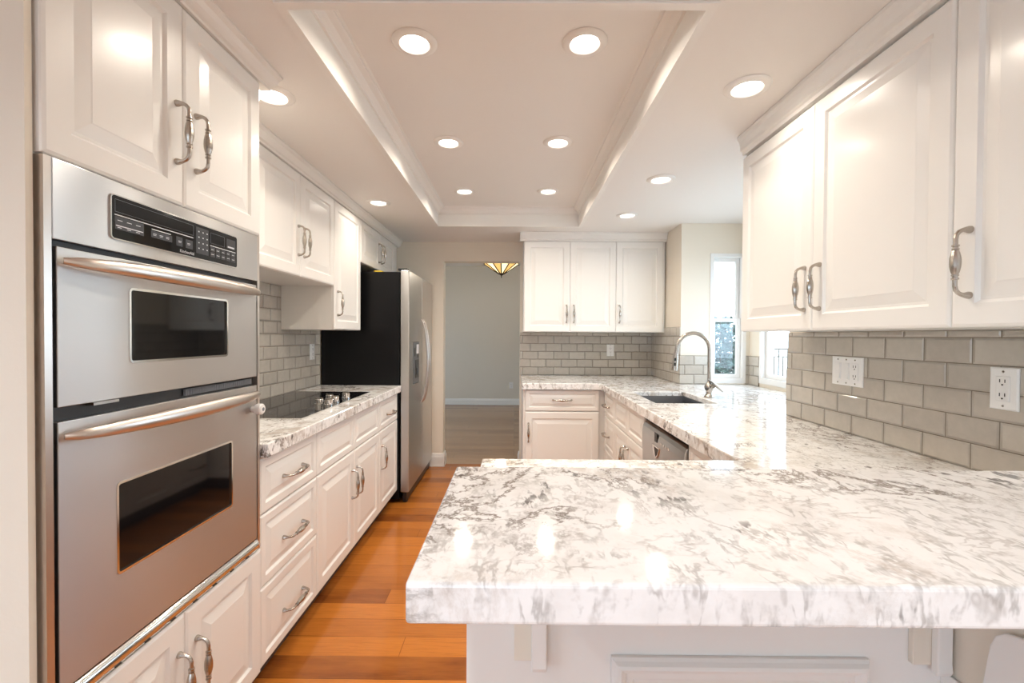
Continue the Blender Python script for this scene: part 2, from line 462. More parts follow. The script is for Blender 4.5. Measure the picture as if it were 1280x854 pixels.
# crown mouldings against the ceiling over the cabinets
def crown(name, face, sgn, a, b, zb, axis, proj, ends=()):
    h = ZCEIL - zb
    pr = [(-.03, zb), (.004, zb), (.006, zb + h * .14), (.016, zb + h * .22), (proj * .55, zb + h * .42), (proj * .72, zb + h * .68), (proj * .9, zb + h * .78), (proj, zb + h * .84), (proj, ZCEIL - .001), (-.03, ZCEIL - .001)]
    return struct(name, MB().prism([(face + sgn * d, z) for d, z in pr], a, b, axis), M['trim'])
crown('trim_2', -.89, 1, .827, 1.60, 2.178, 'y', .05)
crown('trim_3', -1.15, 1, 1.601, 4.378, 2.165, 'y', .04)
crown('trim_4', 3.97, -1, .045, 1.352, 2.15, 'x', .035)
crown('trim_5', 1.055, -1, .50, 2.065, 2.14, 'y', .03)

# ------------------------------------------------------------------ cabinet parts
def handle_mesh():
    L, P = .076, .034
    path = [(0, .001, -L), (0, -.004, -L), (0, -.010, -L), (0, -.018, -L + .001), (0, -.026, -L + .005), (0, -.032, -L + .012), (0, -P, -L + .022)]
    rad = [.0085, .0085, .0066, .0048, .0047, .0047, .0047]
    prof = [(-.046, .0046), (-.0405, .0047), (-.040, .0074), (-.0365, .0074), (-.036, .0052), (-.032, .0056), (-.0315, .0072), (-.029, .0072), (-.0285, .0058), (-.022, .0082), (-.010, .0105), (0, .0110)]
    path += [(0, -P, z) for z, r in prof]; rad += [r for z, r in prof]
    path += [(0, y, -z) for x, y, z in reversed(path[:-1])]
    rad += list(reversed(rad[:-1]))
    return mesh('handle', MB().sweep(path, rad, 12, up=(1, 0, 0)), M['nickel'], True, 28)
HANDLE = handle_mesh()
def front_mesh(name, w_, h_, small=False):
    if small:
        k = min(1.0, h_ / .19)
        p = [(0, .020), (0, .006), (.002, .003), (.008, .0), (.034 * k, 0), (.037 * k, .003), (.041 * k, .007), (.046 * k, .007), (.066 * k, .0015), (.069 * k, 0.0005)]
    else:
        p = [(0, .020), (0, .006), (.002, .003), (.008, 0), (.055, 0), (.058, .003), (.062, .0075), (.069, .0075), (.098, .0015), (.101, .0005)]
    return mesh(name, MB().frames(w_, h_, p), M['cab'])
def add_front(root, kind, x0, x1, z0, z1, hnd=None):
    g = .0008
    me = front_mesh(kind, x1 - x0 - 2 * g, z1 - z0 - 2 * g, (z1 - z0) < .30)
    d = obj(kind, me, None, root, (x0 + g, 0, z0 + g))
    if hnd:
        o, hx, hz = hnd
        obj('handle', HANDLE, None, d, (hx - x0 - g, 0, hz - z0 - g), (0, PI / 2 if o == 'h' else 0, 0))
    return d
def cabinet(name, label, origin, rotz, W, z0, z1, depth, fronts, group=None, toe=True, x_from=0.0, bottom=None):
    t = thing(name, label, 'cabinet', origin, rotz, group)
    b = MB(); zb = z0
    b.box(x_from, W, .021, depth, zb, z1)
    obj('body', b, M['cab'], t)
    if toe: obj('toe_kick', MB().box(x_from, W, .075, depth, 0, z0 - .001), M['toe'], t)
    for f in fronts: add_front(t, *f)
    return t
LEFT, RIGHT = PI / 2, -PI / 2
G1 = 'white cabinets along the left wall'
# tall oven cabinet: everything as local x = y - .826
y0 = .827; XO = -.89
t = thing('oven_cabinet', 'tall white cabinet housing the stainless double oven', 'cabinet', (XO, y0, 0), LEFT)
W = 1.547 - y0
bm = MB().cells([(0, W, .10, 2.20)], .021, .595, 'y', holes=[(.012, W - .008, .549, 1.640)])
bm.box(0.013, W - .009, .565, .594, .55, 1.639)
obj('body', bm, M['cab'], t)
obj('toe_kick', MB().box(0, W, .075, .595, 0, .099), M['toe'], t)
xs = 1.188 - y0
add_front(t, 'door', .003, xs, 1.643, 2.176, ('v', xs - .026, 1.83))
add_front(t, 'door', xs, W, 1.643, 2.176, ('v', xs + .045, 1.83))
add_front(t, 'door', .003, xs, .105, .546, ('v', xs - .026, .37))
add_front(t, 'door', xs, W, .105, .546, ('v', xs + .040, .37))

# base run left
XF = -.895
y = 1.549
cabinet('base_cabinet', 'white base cabinet with three stacked drawers next to the oven cabinet', (XF, y, 0), LEFT, .450, .105, .864, .60,
        [('drawer', 0, .450, .657, .860, ('h', .233, .752)), ('drawer', 0, .450, .394, .655, ('h', .233, .512)), ('drawer', 0, .450, .108, .392, ('h', .233, .226))], G1)
y = 2.0
cabinet('base_cabinet', 'wide white base cabinet with two doors under the black cooktop', (XF, y, 0), LEFT, .928, .105, .864, .60,
        [('drawer_front', 0, .465, .657, .860), ('drawer_front', .465, .928, .657, .860), ('door', 0, .465, .108, .655, ('v', .430, .475)), ('door', .465, .928, .108, .655, ('v', .505, .475))], G1)
y = 2.93
cabinet('base_cabinet', 'narrow white base cabinet with one drawer and one door next to the refrigerator', (XF, y, 0), LEFT, .450, .105, .864, .60,
        [('drawer', 0, .450, .657, .860, ('h', .24, .745)), ('door', 0, .450, .108, .655, ('v', .045, .475))], G1)
# wall run left
XU = -1.15
cabinet('wall_cabinet', 'white two door wall cabinet above the black cooktop', (XU, 1.93, 0), LEFT, .885, 1.612, 2.20, .349,
        [('door', 0, .443, 1.612, 2.162, ('v', .415, 1.80)), ('door', .443, .885, 1.612, 2.162, ('v', .478, 1.80))], G1, toe=False, x_from=-.38)
cabinet('wall_cabinet', 'tall narrow white wall cabinet beside the refrigerator', (XU, 2.82, 0), LEFT, .48, 1.334, 2.20, .349,
        [('door', 0, .48, 1.334, 2.162, ('v', .045, 1.505))], G1, toe=False)
cabinet('wall_cabinet', 'short white two door wall cabinet above the refrigerator', (XU, 3.305, 0), LEFT, 1.07, 1.845, 2.20, .349,
        [('door', 0, .46, 1.845, 2.162, ('v', .425, 1.99)), ('door', .46, .925, 1.845, 2.162, ('v', .495, 1.99))], G1, toe=False)
# far wall
cabinet('wall_cabinet', 'white three door wall cabinet on the far wall beside the doorway', (.078, 3.97, 0), 0, 1.268, 1.338, 2.19, .408,
        [('door', .002, .415, 1.338, 2.150, ('v', .385, 1.50)), ('door', .415, .828, 1.338, 2.150, ('v', .450, 1.50)), ('door', .828, 1.250, 1.338, 2.150, ('v', .858, 1.50))], None, toe=False)
cabinet('base_cabinet', 'white base cabinet with one drawer and one wide door on the far wall', (.072, 3.632, 0), 0, 1.276, .105, .864, .745,
        [('drawer', .016, .628, .682, .858, ('h', .322, .775)), ('door', .016, .628, .108, .678, ('v', .046, .505))], None)
# right run, facing the aisle
XRB = .735
G2 = 'white base cabinets along the right counter'
cabinet('base_cabinet', 'narrow white base cabinet with three drawers in the far right corner', (XRB, 3.628, 0), RIGHT, .378, .105, .864, .60,
        [('drawer', .03, .378, .657, .860, ('h', .14, .75)), ('drawer', .03, .378, .394, .655, ('h', .14, .52)), ('drawer', .03, .378, .108, .392, ('h', .14, .24))], G2)
cabinet('sink_cabinet', 'white two door base cabinet under the sink', (XRB, 3.249, 0), RIGHT, .740, .105, .66, .60,
        [('drawer_front', 0, .370, .657, .860), ('drawer_front', .370, .740, .657, .860), ('door', 0, .370, .108, .655, ('v', .335, .50)), ('door', .370, .740, .108, .655, ('v', .410, .50))], G2)
cabinet('base_cabinet', 'white base cabinet between the dishwasher and the peninsula', (XRB, 1.866, 0), RIGHT, .476, .105, .864, .60,
        [('drawer', 0, .46, .657, .860), ('door', 0, .46, .108, .655, ('v', .05, .475))], G2)
cabinet('base_cabinet', 'white peninsula base cabinet facing the far wall behind the raised bar', (.70, 1.362, 0), PI, .775, .105, .864, .548,
        [('drawer', 0, .387, .657, .860, ('h', .193, .755)), ('drawer', .387, .775, .657, .860, ('h', .58, .755)), ('door', 0, .387, .108, .655, ('v', .355, .475)), ('door', .387, .775, .108, .655, ('v', .42, .475))], None)
# wall cabinets right
XRU = 1.055
GR = 'white wall cabinets over the right counter'
cabinet('wall_cabinet', 'white two door wall cabinet on the right wall beside the window', (XRU, 2.075, 0), RIGHT, 1.00 - .005, 1.327, 2.18, .298,
        [('door', .0, .492, 1.327, 2.130, ('v', .455, 1.478)), ('door', .492, .995, 1.327, 2.130, ('v', .535, 1.478))], GR, toe=False)
cabinet('wall_cabinet', 'nearest white wall cabinet at the right edge of the picture', (XRU, 1.0797, 0), RIGHT, .56, 1.327, 2.18, .298,
        [('door', 0, .555, 1.327, 2.130, ('v', .045, 1.478))], GR, toe=False)

# ------------------------------------------------------------------ stone
GB = 'granite counters'
o = obj('countertop', MB().cells([(XL + .002, -.868, 1.549, 3.388)], ZC - .05, ZC, 'z'), M['granite'], bevel=.005, seg=3)
tag(o, 'granite countertop on the left wall carrying the black cooktop', 'countertop', GB)
SK = (.825, 1.185, 2.57, 3.10)
ZS = ZC - .028
def top_bevel(mb, width):
    """round only the edges round the top face"""
    import bmesh
    me = mesh('countertop', mb, M['granite']); bm = bmesh.new(); bm.from_mesh(me)
    es = [e for e in bm.edges if all(abs(v.co.z - ZC) < 1e-5 for v in e.verts) and len(e.link_faces) == 2 and e.calc_face_angle() > .5]
    bmesh.ops.bevel(bm, geom=es, offset=width, segments=3, affect='EDGES', profile=.5)
    bm.to_mesh(me); bm.free(); return me
o = obj('countertop', top_bevel(MB().cells([(.06, XR - .002, 3.602, YF - .001), (.705, XR - .002, .802, YF - .001), (-.10, XR - .002, .802, 1.388), (.8, XB - .001, 2.192, 3.618)], ZS, ZC, 'z', holes=[SK]), .005), None)
obj('front_edge', MB().cells([(.06, .735, 3.602, 3.632), (.705, .735, 1.358, 3.632), (-.10, .735, 1.358, 1.388), (-.10, -.070, .802, 1.388), (.06, .09, 3.602, YF - .001)], ZC - .05, ZS, 'z'), M['granite'], o)
tag(o, 'long granite countertop around the sink, along the right and far walls', 'countertop', GB)
o = obj('stone_worktop', MB().cells([(-.103, XR - .002, .416, .792)], 1.026, 1.067, 'z'), M['granite'], bevel=.0045, seg=3)
tag(o, 'thick white granite top of the raised breakfast bar in the foreground', 'worktop')

# ------------------------------------------------------------------ bar base
t = thing('breakfast_bar', 'white panelled peninsula wall with corbels under the thick white granite worktop', 'breakfast bar', (0, .72, 0))
obj('wall_panel', MB().box(-.076, XR - .003, .0, .078, 0, 1.0255), M['cab'], t)
pm = MB().frames(.417, .68, [(0, .0), (0, -.006), (.004, -.010), (.008, -.016), (.013, -.018), (.020, -.014), (.024, -.008), (.034, -.008), (.037, -.0045), (.044, -.003), (.048, 0.0)], .161, .10, cap=False)
obj('panel_moulding', pm, M['cab'], t, (0, -.0005, 0))
def corbel_prof(d, zt, zb):
    h = zt - zb
    pts = [(0, zb), (-.012, zb)]
    for k in range(9):      # lower scroll
        a = k / 8 * PI
        pts.append((-.012 - d * .30 * math.sin(a * .5), zb + h * (.02 + .30 * k / 8)))
    for k in range(1, 9):
        a = k / 8 * PI / 2
        pts.append((-.012 - d * .30 - d * .55 * (1 - math.cos(a)), zb + h * (.32 + .52 * math.sin(a))))
    pts += [(-d, zb + h * .86), (-d, zt), (0, zt)]
    return pts
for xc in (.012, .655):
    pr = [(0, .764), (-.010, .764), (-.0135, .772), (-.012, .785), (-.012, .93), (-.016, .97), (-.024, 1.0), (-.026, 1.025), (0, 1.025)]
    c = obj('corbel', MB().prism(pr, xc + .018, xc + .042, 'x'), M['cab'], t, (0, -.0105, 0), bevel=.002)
    obj('shade_back_plate', MB().box(xc - .010, xc + .040, -.010, -.0005, .775, 1.025), M['wall'], c, (0, .0105, 0), bevel=.001)  # plate coloured beige to stand in for the shade beside the corbel
# beige return under the bar's right end with its own white bracket
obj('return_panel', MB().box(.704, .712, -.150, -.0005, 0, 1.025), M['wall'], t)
obj('return_rail', MB().box(.698, .7035, -.150, -.0005, 0, .762), M['cab'], t, bevel=.002)
pts = [(-.21, 1.024), (-.17, 1.024), (-.160, .93), (-.145, .900), (-.115, .893), (-.100, .888), (-.088, .876), (-.081, .858), (-.077, .83), (-.073, .80), (-.066, .77), (-.055, .74), (-.21, .74)]
obj('corbel', MB().prism(pts, .690, .6975, 'x'), M['cab'], t, bevel=.002)

# ------------------------------------------------------------------ tile
def splash(mb, m, label):
    o = obj('backsplash', mb, m); return tag(o, label, 'backsplash', 'subway tile backsplashes')
TZ = ZC + .001
splash(MB().cells([(1.55, 2.818, TZ, 1.609), (1.55, 3.388, TZ, 1.331)], XL + .0005, XL + .008, 'x'), M['tile_y'], 'glossy subway tile behind the black cooktop on the left wall')
splash(MB().cells([(.80, 2.188, TZ, 1.324), (2.10, 2.198, TZ, 1.1485)], XR - .008, XR - .0005, 'x'), M['tile_y'], 'glossy greige subway tile under the right wall cabinets')
splash(MB().cells([(.053, XR - .009, TZ, 1.335)], YF - .008, YF - .0005, 'y'), M['tile_x'], 'subway tile on the far wall under the three door cabinet')
splash(MB().cells([(3.62, YF - .0085, TZ, 1.382)], XR - .008, XR - .0005, 'x'), M['tile_y'], 'narrow strip of subway tile on the corner left of the faucet')
splash(MB().cells([(XR - .006, W1[0] - .0125, TZ, 1.1485)], 3.612, 3.6195, 'y'), M['tile_x'], 'low tile panel behind the faucet left of the window')
splash(MB().cells([(W1[1] + .0125, XB - .009, TZ, 1.1485)], 3.612, 3.6195, 'y'), M['tile_x'], 'small tile column in the window bay corner beside the end window')
splash(MB().cells([(W2[1] + .0125, 3.6115, TZ, 1.1485)], XB - .008, XB - .0005, 'x'), M['tile_y'], 'small tile strip in the window bay corner beside the side window')

# ------------------------------------------------------------------ double oven (local: x = y-.827, y outwards negative, z up)
t = thing('double_wall_oven', 'stainless steel double wall oven built into the tall white cabinet', 'oven', (XO, y0, 0), LEFT)
def ly(v): return v - y0
obj('chassis', MB().box(ly(.846), ly(1.523), .014, .55, .560, 1.632), M['black'], t)
for a_, b_ in ((.831, .8455), (1.5235, 1.5365)): obj('side_trim', MB().box(ly(a_), ly(b_), -.001, .02, .553, 1.640), M['barsteel'], t)
obj('control_fascia', MB().box(ly(.846), ly(1.523), -.002, .013, 1.484, 1.640), M['steel'], t, bevel=.0015)
def rrect(x0, x1, z0, z1, r, n=6):
    pts = []
    for cx, cz, a0 in ((x1 - r, z1 - r, 0), (x0 + r, z1 - r, PI / 2), (x0 + r, z0 + r, PI), (x1 - r, z0 + r, 3 * PI / 2)):
        for k in range(n + 1):
            a = a0 + PI / 2 * k / n; pts.append((cx + r * math.cos(a), cz + r * math.sin(a)))
    return pts
def rring(mb, x0, x1, z0, z1, r, wd, ya, yb):
    """rounded picture-frame ring, outer edge at x0..z1, width wd, from yb (back) to ya (front)"""
    o_, i_ = rrect(x0, x1, z0, z1, r), rrect(x0 + wd, x1 - wd, z0 + wd, z1 - wd, max(.001, r - wd)); n = len(o_)
    vs = [(p[0], yb, p[1]) for p in o_] + [(p[0], ya, p[1]) for p in o_] + [(p[0], ya, p[1]) for p in i_] + [(p[0], yb, p[1]) for p in i_]
    fs = [(k * n + i, k * n + (i + 1) % n, ((k + 1) % 4) * n + (i + 1) % n, ((k + 1) % 4) * n + i) for k in range(4) for i in range(n)]
    mb.add(vs, fs)
cp = obj('control_panel', MB().prism(rrect(ly(.968), ly(1.405), 1.513, 1.608, .008), -.005, -.0021, 'y'), M['blackgloss'], t)
rm = MB(); rring(rm, ly(.9655), ly(1.4075), 1.5105, 1.6105, .010, .0027, -.0055, -.0021)
obj('panel_rim', rm, M['chrome'], cp)
def pbox(x0, x1, z0, z1, yf=-.0054): return (ly(x0), ly(x1), yf, -.0051, z0, z1)
dm = MB()
for a, b, c, d in ((.976, 1.215, 1.572, 1.600), (1.283, 1.345, 1.566, 1.596)):
    for q in ((a, b, d - .0006, d), (a, b, c, c + .0006), (a, a + .0006, c, d), (b - .0006, b, c, d)): dm.box(*pbox(*q))
obj('display_outline', dm, M['grey'], cp)
lm = MB().box(*pbox(.975, 1.214, 1.5645, 1.5665)); lm.box(*pbox(1.282, 1.398, 1.5575, 1.5595))
for a, b, z in ((.978, 1.050, 1.541), (1.075, 1.135, 1.5555)): lm.box(*pbox(a, b, z, z + .0022))
for a in (.982, 1.006, 1.03):
    lm.box(*pbox(a, a + .012, 1.5535, 1.5548, -.0060)); lm.box(*pbox(a, a + .010, 1.5375, 1.5388, -.0060))
for a in (1.079, 1.099, 1.119, 1.160, 1.192):
    lm.box(*pbox(a, a + .010, 1.5455, 1.5468, -.0060)); lm.box(*pbox(a, a + .009, 1.5425, 1.5434, -.0060))
for k in range(5):
    lm.box(*pbox(1.286 + k * .0235, 1.296 + k * .0235, 1.5475, 1.5488, -.0060)); lm.box(*pbox(1.286 + k * .0235, 1.297 + k * .0235, 1.5335, 1.5348, -.0060))
for r_ in range(4):
    for k in range(3): lm.box(*pbox(1.2335 + k * .0165, 1.2375 + k * .0165, 1.5865 - r_ * .0155, 1.5895 - r_ * .0155, -.0060))
lm.box(*pbox(1.36, 1.39, 1.568, 1.5725, -.0060))
obj('panel_print', lm, M['ink'], cp)
km = MB()
for a, b, c, d in ((.976, 1.052, 1.534, 1.5625), (1.073, 1.139, 1.537, 1.5535), (1.153, 1.175, 1.533, 1.557), (1.186, 1.212, 1.533, 1.5565), (1.225, 1.275, 1.527, 1.600), (1.355, 1.397, 1.566, 1.595)): km.box(*pbox(a, b, c, d, -.0053))
for k in range(5):
    km.box(*pbox(1.283 + k * .0235, 1.302 + k * .0235, 1.543, 1.5555)); km.box(*pbox(1.283 + k * .0235, 1.302 + k * .0235, 1.527, 1.541))
obj('keypad', km, mat('key_dark', (.045, .048, .055), .4), cp)
def text(name, body, size, material, parent, loc, rot, extrude=.0002, align='LEFT'):
    cu = bpy.data.curves.new(name, 'FONT'); cu.body = body; cu.size = size; cu.extrude = extrude; cu.align_x = align
    tmp = bpy.data.objects.new('tmp', cu); C.objects.link(tmp)
    dg = bpy.context.evaluated_depsgraph_get(); dg.update()
    me = bpy.data.meshes.new_from_object(tmp.evaluated_get(dg)); bpy.data.objects.remove(tmp)
    me.materials.clear(); me.materials.append(material)
    o_ = bpy.data.objects.new(name, me); C.objects.link(o_); o_.parent = parent; o_.location = loc; o_.rotation_euler = rot
    return o_
text('brand_lettering', 'KitchenAid', .0115, M['ink'], cp, (ly(1.165), -.0055, 1.518), (PI / 2, 0, 0))

def oven_door(z0, z1, wx0, wx1, wz0, wz1, hz):
    x0, x1 = ly(.855), ly(1.521)
    d = obj('oven_door', MB().cells([(x0, x1, z0, z1)], 0, .013, 'y', holes=[(ly(wx0), ly(wx1), wz0, wz1)]), M['steel'], t, bevel=.0015)
    rm_ = MB(); rring(rm_, ly(wx0) - .003, ly(wx1) + .003, wz0 - .003, wz1 + .003, .011, .0055, -.0012, .010)
    obj('window_rim', rm_, M['chrome'], d)
    obj('window_glass', MB().box(ly(wx0), ly(wx1), .003, .010, wz0, wz1), M['blackgloss'], d)
    n = 36; path = []; rad = []
    for k in range(n + 1):
        s = k / n
        e = max(0.0, math.sin(PI * s))
        path.append((x0 + .006 + (x1 - x0 - .012) * s, -.0075 - .043 * e ** .5, hz))
        rad.append(.0065 + .0125 * e ** .5)
    obj('handle', MB().sweep(path, rad, 20, flat=(1, .72), up=(0, 0, 1)), M['barsteel'], d, smooth=True)
    return d
d1 = oven_door(1.156, 1.471, 1.019, 1.365, 1.236, 1.405, 1.443)
d2 = oven_door(.593, 1.127, .984, 1.386, .760, .964, 1.098)
vm = MB()
for k in range(46): vm.box(ly(1.20 + k * .0066), ly(1.2028 + k * .0066), .006, .0135, 1.133, 1.150)
obj('vent_louvre', vm, M['grey'], t)
obj('hinge_tab', MB().box(ly(.925), ly(.985), -.004, .0135, 1.1495, 1.1555), M['steelflat'], t)
bt = MB().prism([(.014, .588), (.004, .588), (-.004, .582), (-.008, .572), (-.006, .562), (.0, .554), (.014, .553)], ly(.8462), ly(1.523), 'x')
obj('bottom_trim', bt, M['chrome'], t, smooth=True)
for k in range(8): obj('trim_slot', MB().box(ly(.89 + k * .08), ly(.905 + k * .08), -.0068, -.0035, .5565, .5595), M['slot'], t)
k_ = obj('safety_knob', MB().lathe([(.010, .001), (.010, .012), (.016, .014), (.0185, .020), (.0185, .034), (.015, .038), (.006, .039)], 28, (0, 0, 0), 'y'), M['white'], d2, (ly(1.492), 0, 1.048), smooth=True)
obj('knob_centre', MB().lathe([(.006, .0392), (.006, .0402), (.003, .0404)], 16, (0, 0, 0), 'y'), M['grey'], k_)

# ------------------------------------------------------------------ cooktop
t = thing('cooktop', 'black glass cooktop with five metal knobs set in the left counter', 'cooktop', (0, 0, ZC))
obj('glass_plate', MB().box(-1.468, -.966, 1.995, 2.945, .0005, .006), M['blackgloss'], t, bevel=.002)
rm = MB()
for q in ((-.9655, -.9625, 1.992, 2.948, 0.0003, .0065), (-1.4715, -1.4685, 1.992, 2.948, .0003, .0065), (-1.468, -.966, 1.9915, 1.9945, .0003, .0065), (-1.468, -.966, 2.9455, 2.9485, .0003, .0065)): rm.box(*q)
obj('rim', rm, M['chrome'], t)
BP = mat('burner_print', (.06, .06, .065), .3)
for cx, cy, r in ((-1.33, 2.20, .085), (-1.10, 2.18, .10), (-1.33, 2.74, .10), (-1.18, 2.78, .075)):
    n = 48
    for rr_ in (r,):
        vs = [(cx + q * math.cos(2 * PI * k / n), cy + q * math.sin(2 * PI * k / n), .0062) for q in (rr_, rr_ - .002) for k in range(n)]
        bmr = MB().add(vs, [(k, (k + 1) % n, n + (k + 1) % n, n + k) for k in range(n)])
        obj('burner_ring', bmr, BP, t)
for cx, cy in ((-1.062, 2.40), (-1.005, 2.385), (-1.075, 2.565), (-1.015, 2.495), (-1.010, 2.645)):
    k_ = obj('knob', MB().lathe([(.025, .0063), (.025, .012), (.0215, .014), (.0215, .034), (.019, .037), (.002, .0375)], 28), M['chrome'], t, (cx, cy, 0), smooth=True)
    obj('knob_grip', MB().box(-.021, .021, -.004, .004, .0376, .042), M['nickel'], k_, bevel=.0015)

# ------------------------------------------------------------------ refrigerator
t = thing('refrigerator', 'side by side refrigerator with black sides and stainless doors', 'refrigerator', (0, 0, 0))
FY0, FY1, FX = 3.398, 4.348, -.812
FZ = 1.800
obj('cabinet_body', MB().box(-1.487, -.885, FY0, FY1, .03, FZ - .012), M['fridgeblack'], t, bevel=.004)
ym = 3.874
def fdoor(a, b, hy, disp):
    if disp:
        d = obj('door', MB().cells([(a, b, .085, FZ)], -.878, FX, 'x', holes=[(3.53, 3.745, .905, 1.245)]), M['steel'], t, bevel=.006)
        h = obj('water_dispenser', MB().box(-.872, FX + .003, 3.531, 3.744, .906, 1.244), M['dispenser'], d, bevel=.003)
        obj('dispenser_recess', MB().box(FX + .0032, FX + .005, 3.60, 3.725, .95, 1.10), M['black'], h)
        obj('dispenser_lever', MB().box(FX + .0052, FX + .012, 3.650, 3.680, .975, 1.03), M['dispenser'], h)
        obj('indicator_strip', MB().box(FX + .0032, FX + .0050, 3.565, 3.600, 1.130, 1.20), M['black'], h)
        obj('control_pad', MB().box(FX + .0032, FX + .005, 3.655, 3.715, 1.115, 1.140), M['black'], h)
        obj('dispenser_buttons', MB().box(FX + .0032, FX + .005, 3.645, 3.725, 1.150, 1.225), M['ink'], h)
    else:
        d = obj('door', MB().box(-.878, FX, a, b, .085, FZ), M['steel'], t, bevel=.006)
    n = 24; path = []
    for k in range(n + 1):
        s = k / n; path.append((FX + .004 + .055 * math.sin(PI * s) ** .6, hy, .72 + .72 * s))
    obj('handle', MB().sweep(path, [.010 + .004 * math.sin(PI * k / n) for k in range(n + 1)], 14, flat=(1, .8), up=(0, 1, 0)), M['barsteel'], d, smooth=True)
fdoor(FY0, ym - .003, ym - .035, True)
fdoor(ym + .003, FY1, ym + .035, False)
obj('kick_grille', MB().box(-.86, -.832, FY0 + .01, FY1 - .01, .012, .079), M['black'], t)
for yy in (FY0 + .05, FY1 - .05): obj('foot', MB().lathe([(.02, .0), (.02, .03)], 16), M['black'], t, (-.85, yy, -.0))
obj('hinge_cover', MB().box(-.90, -.83, FY0 + .01, FY0 + .06, FZ + .0005, FZ + .014), M['black'], t)
o = obj('paper_tag', MB().box(-1.09, -1.03, FY0 + .02, FY0 + .30, FZ - .0115, FZ - .0005), [M['yellow']])
tag(o, 'yellow paper slip lying on top of the refrigerator', 'paper')

# ------------------------------------------------------------------ sink, faucet, dishwasher
t = thing('sink', 'rectangular stainless sink set under the right counter', 'sink', (0, 0, 0))
x0, x1, ya, yb = SK[0] + .0015, SK[1] - .0015, SK[2] + .0015, SK[3] - .0015
bs = MB(); zb, zt_ = .690, .8865
n_ = 4
outer = [(x0, ya), (x1, ya), (x1, yb), (x0, yb)]
def q4(d, z): return [(x0 + d, ya + d, z), (x1 - d, ya + d, z), (x1 - d, yb - d, z), (x0 + d, yb - d, z)]
loops = [q4(.0, zt_), q4(.003, zt_), q4(.014, zb + .02), q4(.03, zb), q4(.03, zb - .004), q4(.008, zb - .004), q4(.0, zt_ - .004)]
vs = [p for L in loops for p in L]
fs = [(i * 4 + k, i * 4 + (k + 1) % 4, (i + 1) * 4 + (k + 1) % 4, (i + 1) * 4 + k) for i in range(len(loops) - 1) for k in range(4) if i != 3]
fs += [(12, 13, 14, 15), (16, 17, 18, 19)] + [((len(loops) - 1) * 4 + k, (len(loops) - 1) * 4 + (k + 1) % 4, (k + 1) % 4, k) for k in range(4)]
obj('basin', MB().add(vs, fs), M['sink'], t)
obj('drain', MB().lathe([(.04, zb + .0005), (.04, zb + .003), (.030, zb + .001), (.004, zb + .001)], 28, ((x0 + x1) / 2, (ya + yb) / 2, 0)), M['chrome'], t, smooth=True)

t = thing('faucet', 'brushed nickel gooseneck faucet with side lever standing behind the sink', 'faucet', (1.245, 2.83, ZC))
obj('base', MB().lathe([(.030, .0005), (.030, .006), (.026, .012), (.019, .022), (.017, .034), (.021, .042), (.028, .056), (.029, .066), (.026, .078), (.018, .090), (.0145, .10)], 32), M['nickel'], t, smooth=True)
R_ = .104; zs = .305
path = [(0, 0, .095), (0, 0, .16), (0, 0, .22), (0, 0, zs)]
for k in range(1, 25):
    a = PI * .98 * k / 24; path.append((-R_ + R_ * math.cos(a), 0, zs + R_ * math.sin(a)))
ex = path[-1]; path += [(ex[0] - .003, 0, ex[2] - .02), (ex[0] - .006, 0, ex[2] - .04)]
obj('spout', MB().sweep(path, .0125, 18, up=(0, 1, 0)), M['nickel'], t, smooth=True)
obj('collar', MB().lathe([(.0150, .214), (.0150, .222)], 24), M['nickel'], t, smooth=True)
e = path[-1]
sh = obj('spray_head', MB().sweep([(e[0], 0, e[2] + .008), (e[0] - .003, 0, e[2] - .03), (e[0] - .009, 0, e[2] - .10)], [.0135, .0165, .019], 20, up=(0, 1, 0)), M['nickel'], t, smooth=True)
for zz in (.030, .060): obj('spray_button', MB().box(-.006, .006, -.0015, .0015, -.010, .010), M['black'], sh, (e[0] - .004 - zz * .06 - .006, -.0185, e[2] - zz), (0, 0, .2))
lv = [(-.022, -.026, .118), (.0, -.032, .102), (.024, -.037, .082), (.048, -.040, .060), (.068, -.042, .042)]
obj('lever', MB().sweep(lv, [.008, .013, .017, .017, .011], 14, flat=(1, .55), up=(0, 1, 0)), M['nickel'], t, smooth=True)
obj('lever_hub', MB().sweep([(.004, -.012, .068), (.010, -.034, .076)], [.020, .014], 20), M['nickel'], t, smooth=True)

t = thing('dishwasher', 'stainless dishwasher under the right counter beyond the bar', 'dishwasher', (XRB, 2.503, 0), RIGHT)
DW = .632
obj('tub', MB().box(.004, DW - .004, .03, .58, .10, .855), M['black'], t)
prof = [(.028, .115), (-.006, .115), (-.008, .60), (-.012, .72), (-.013, .775), (-.008, .805), (.002, .823), (.014, .829), (.028, .829)]
d = obj('door', MB().prism(prof, .008, DW - .008, 'x'), M['steel'], t, bevel=.003)
obj('display', MB().box(.235, .275, -.0155, -.0125, .765, .812), M['black'], d, bevel=.001)
for k in range(4): obj('button', MB().lathe([(.007, .0128), (.007, .0158)], 16, (0, 0, 0), 'y'), M['chrome'], d, (.34 + .035 * k, 0, .775))
pk = MB().prism([(.20, .745), (.31, .745), (.285, .700), (.255, .682), (.225, .700)], -.0165, -.012, 'y')
ho = obj('pocket_handle', pk, M['chrome'], d)
obj('pocket_recess', MB().prism([(.235, .738), (.30, .738), (.28, .705), (.258, .692)], -.0172, -.0167, 'y'), M['slot'], ho)
obj('toe_plate', MB().box(.004, DW - .004, .05, .07, .005, .095), M['black'], t)

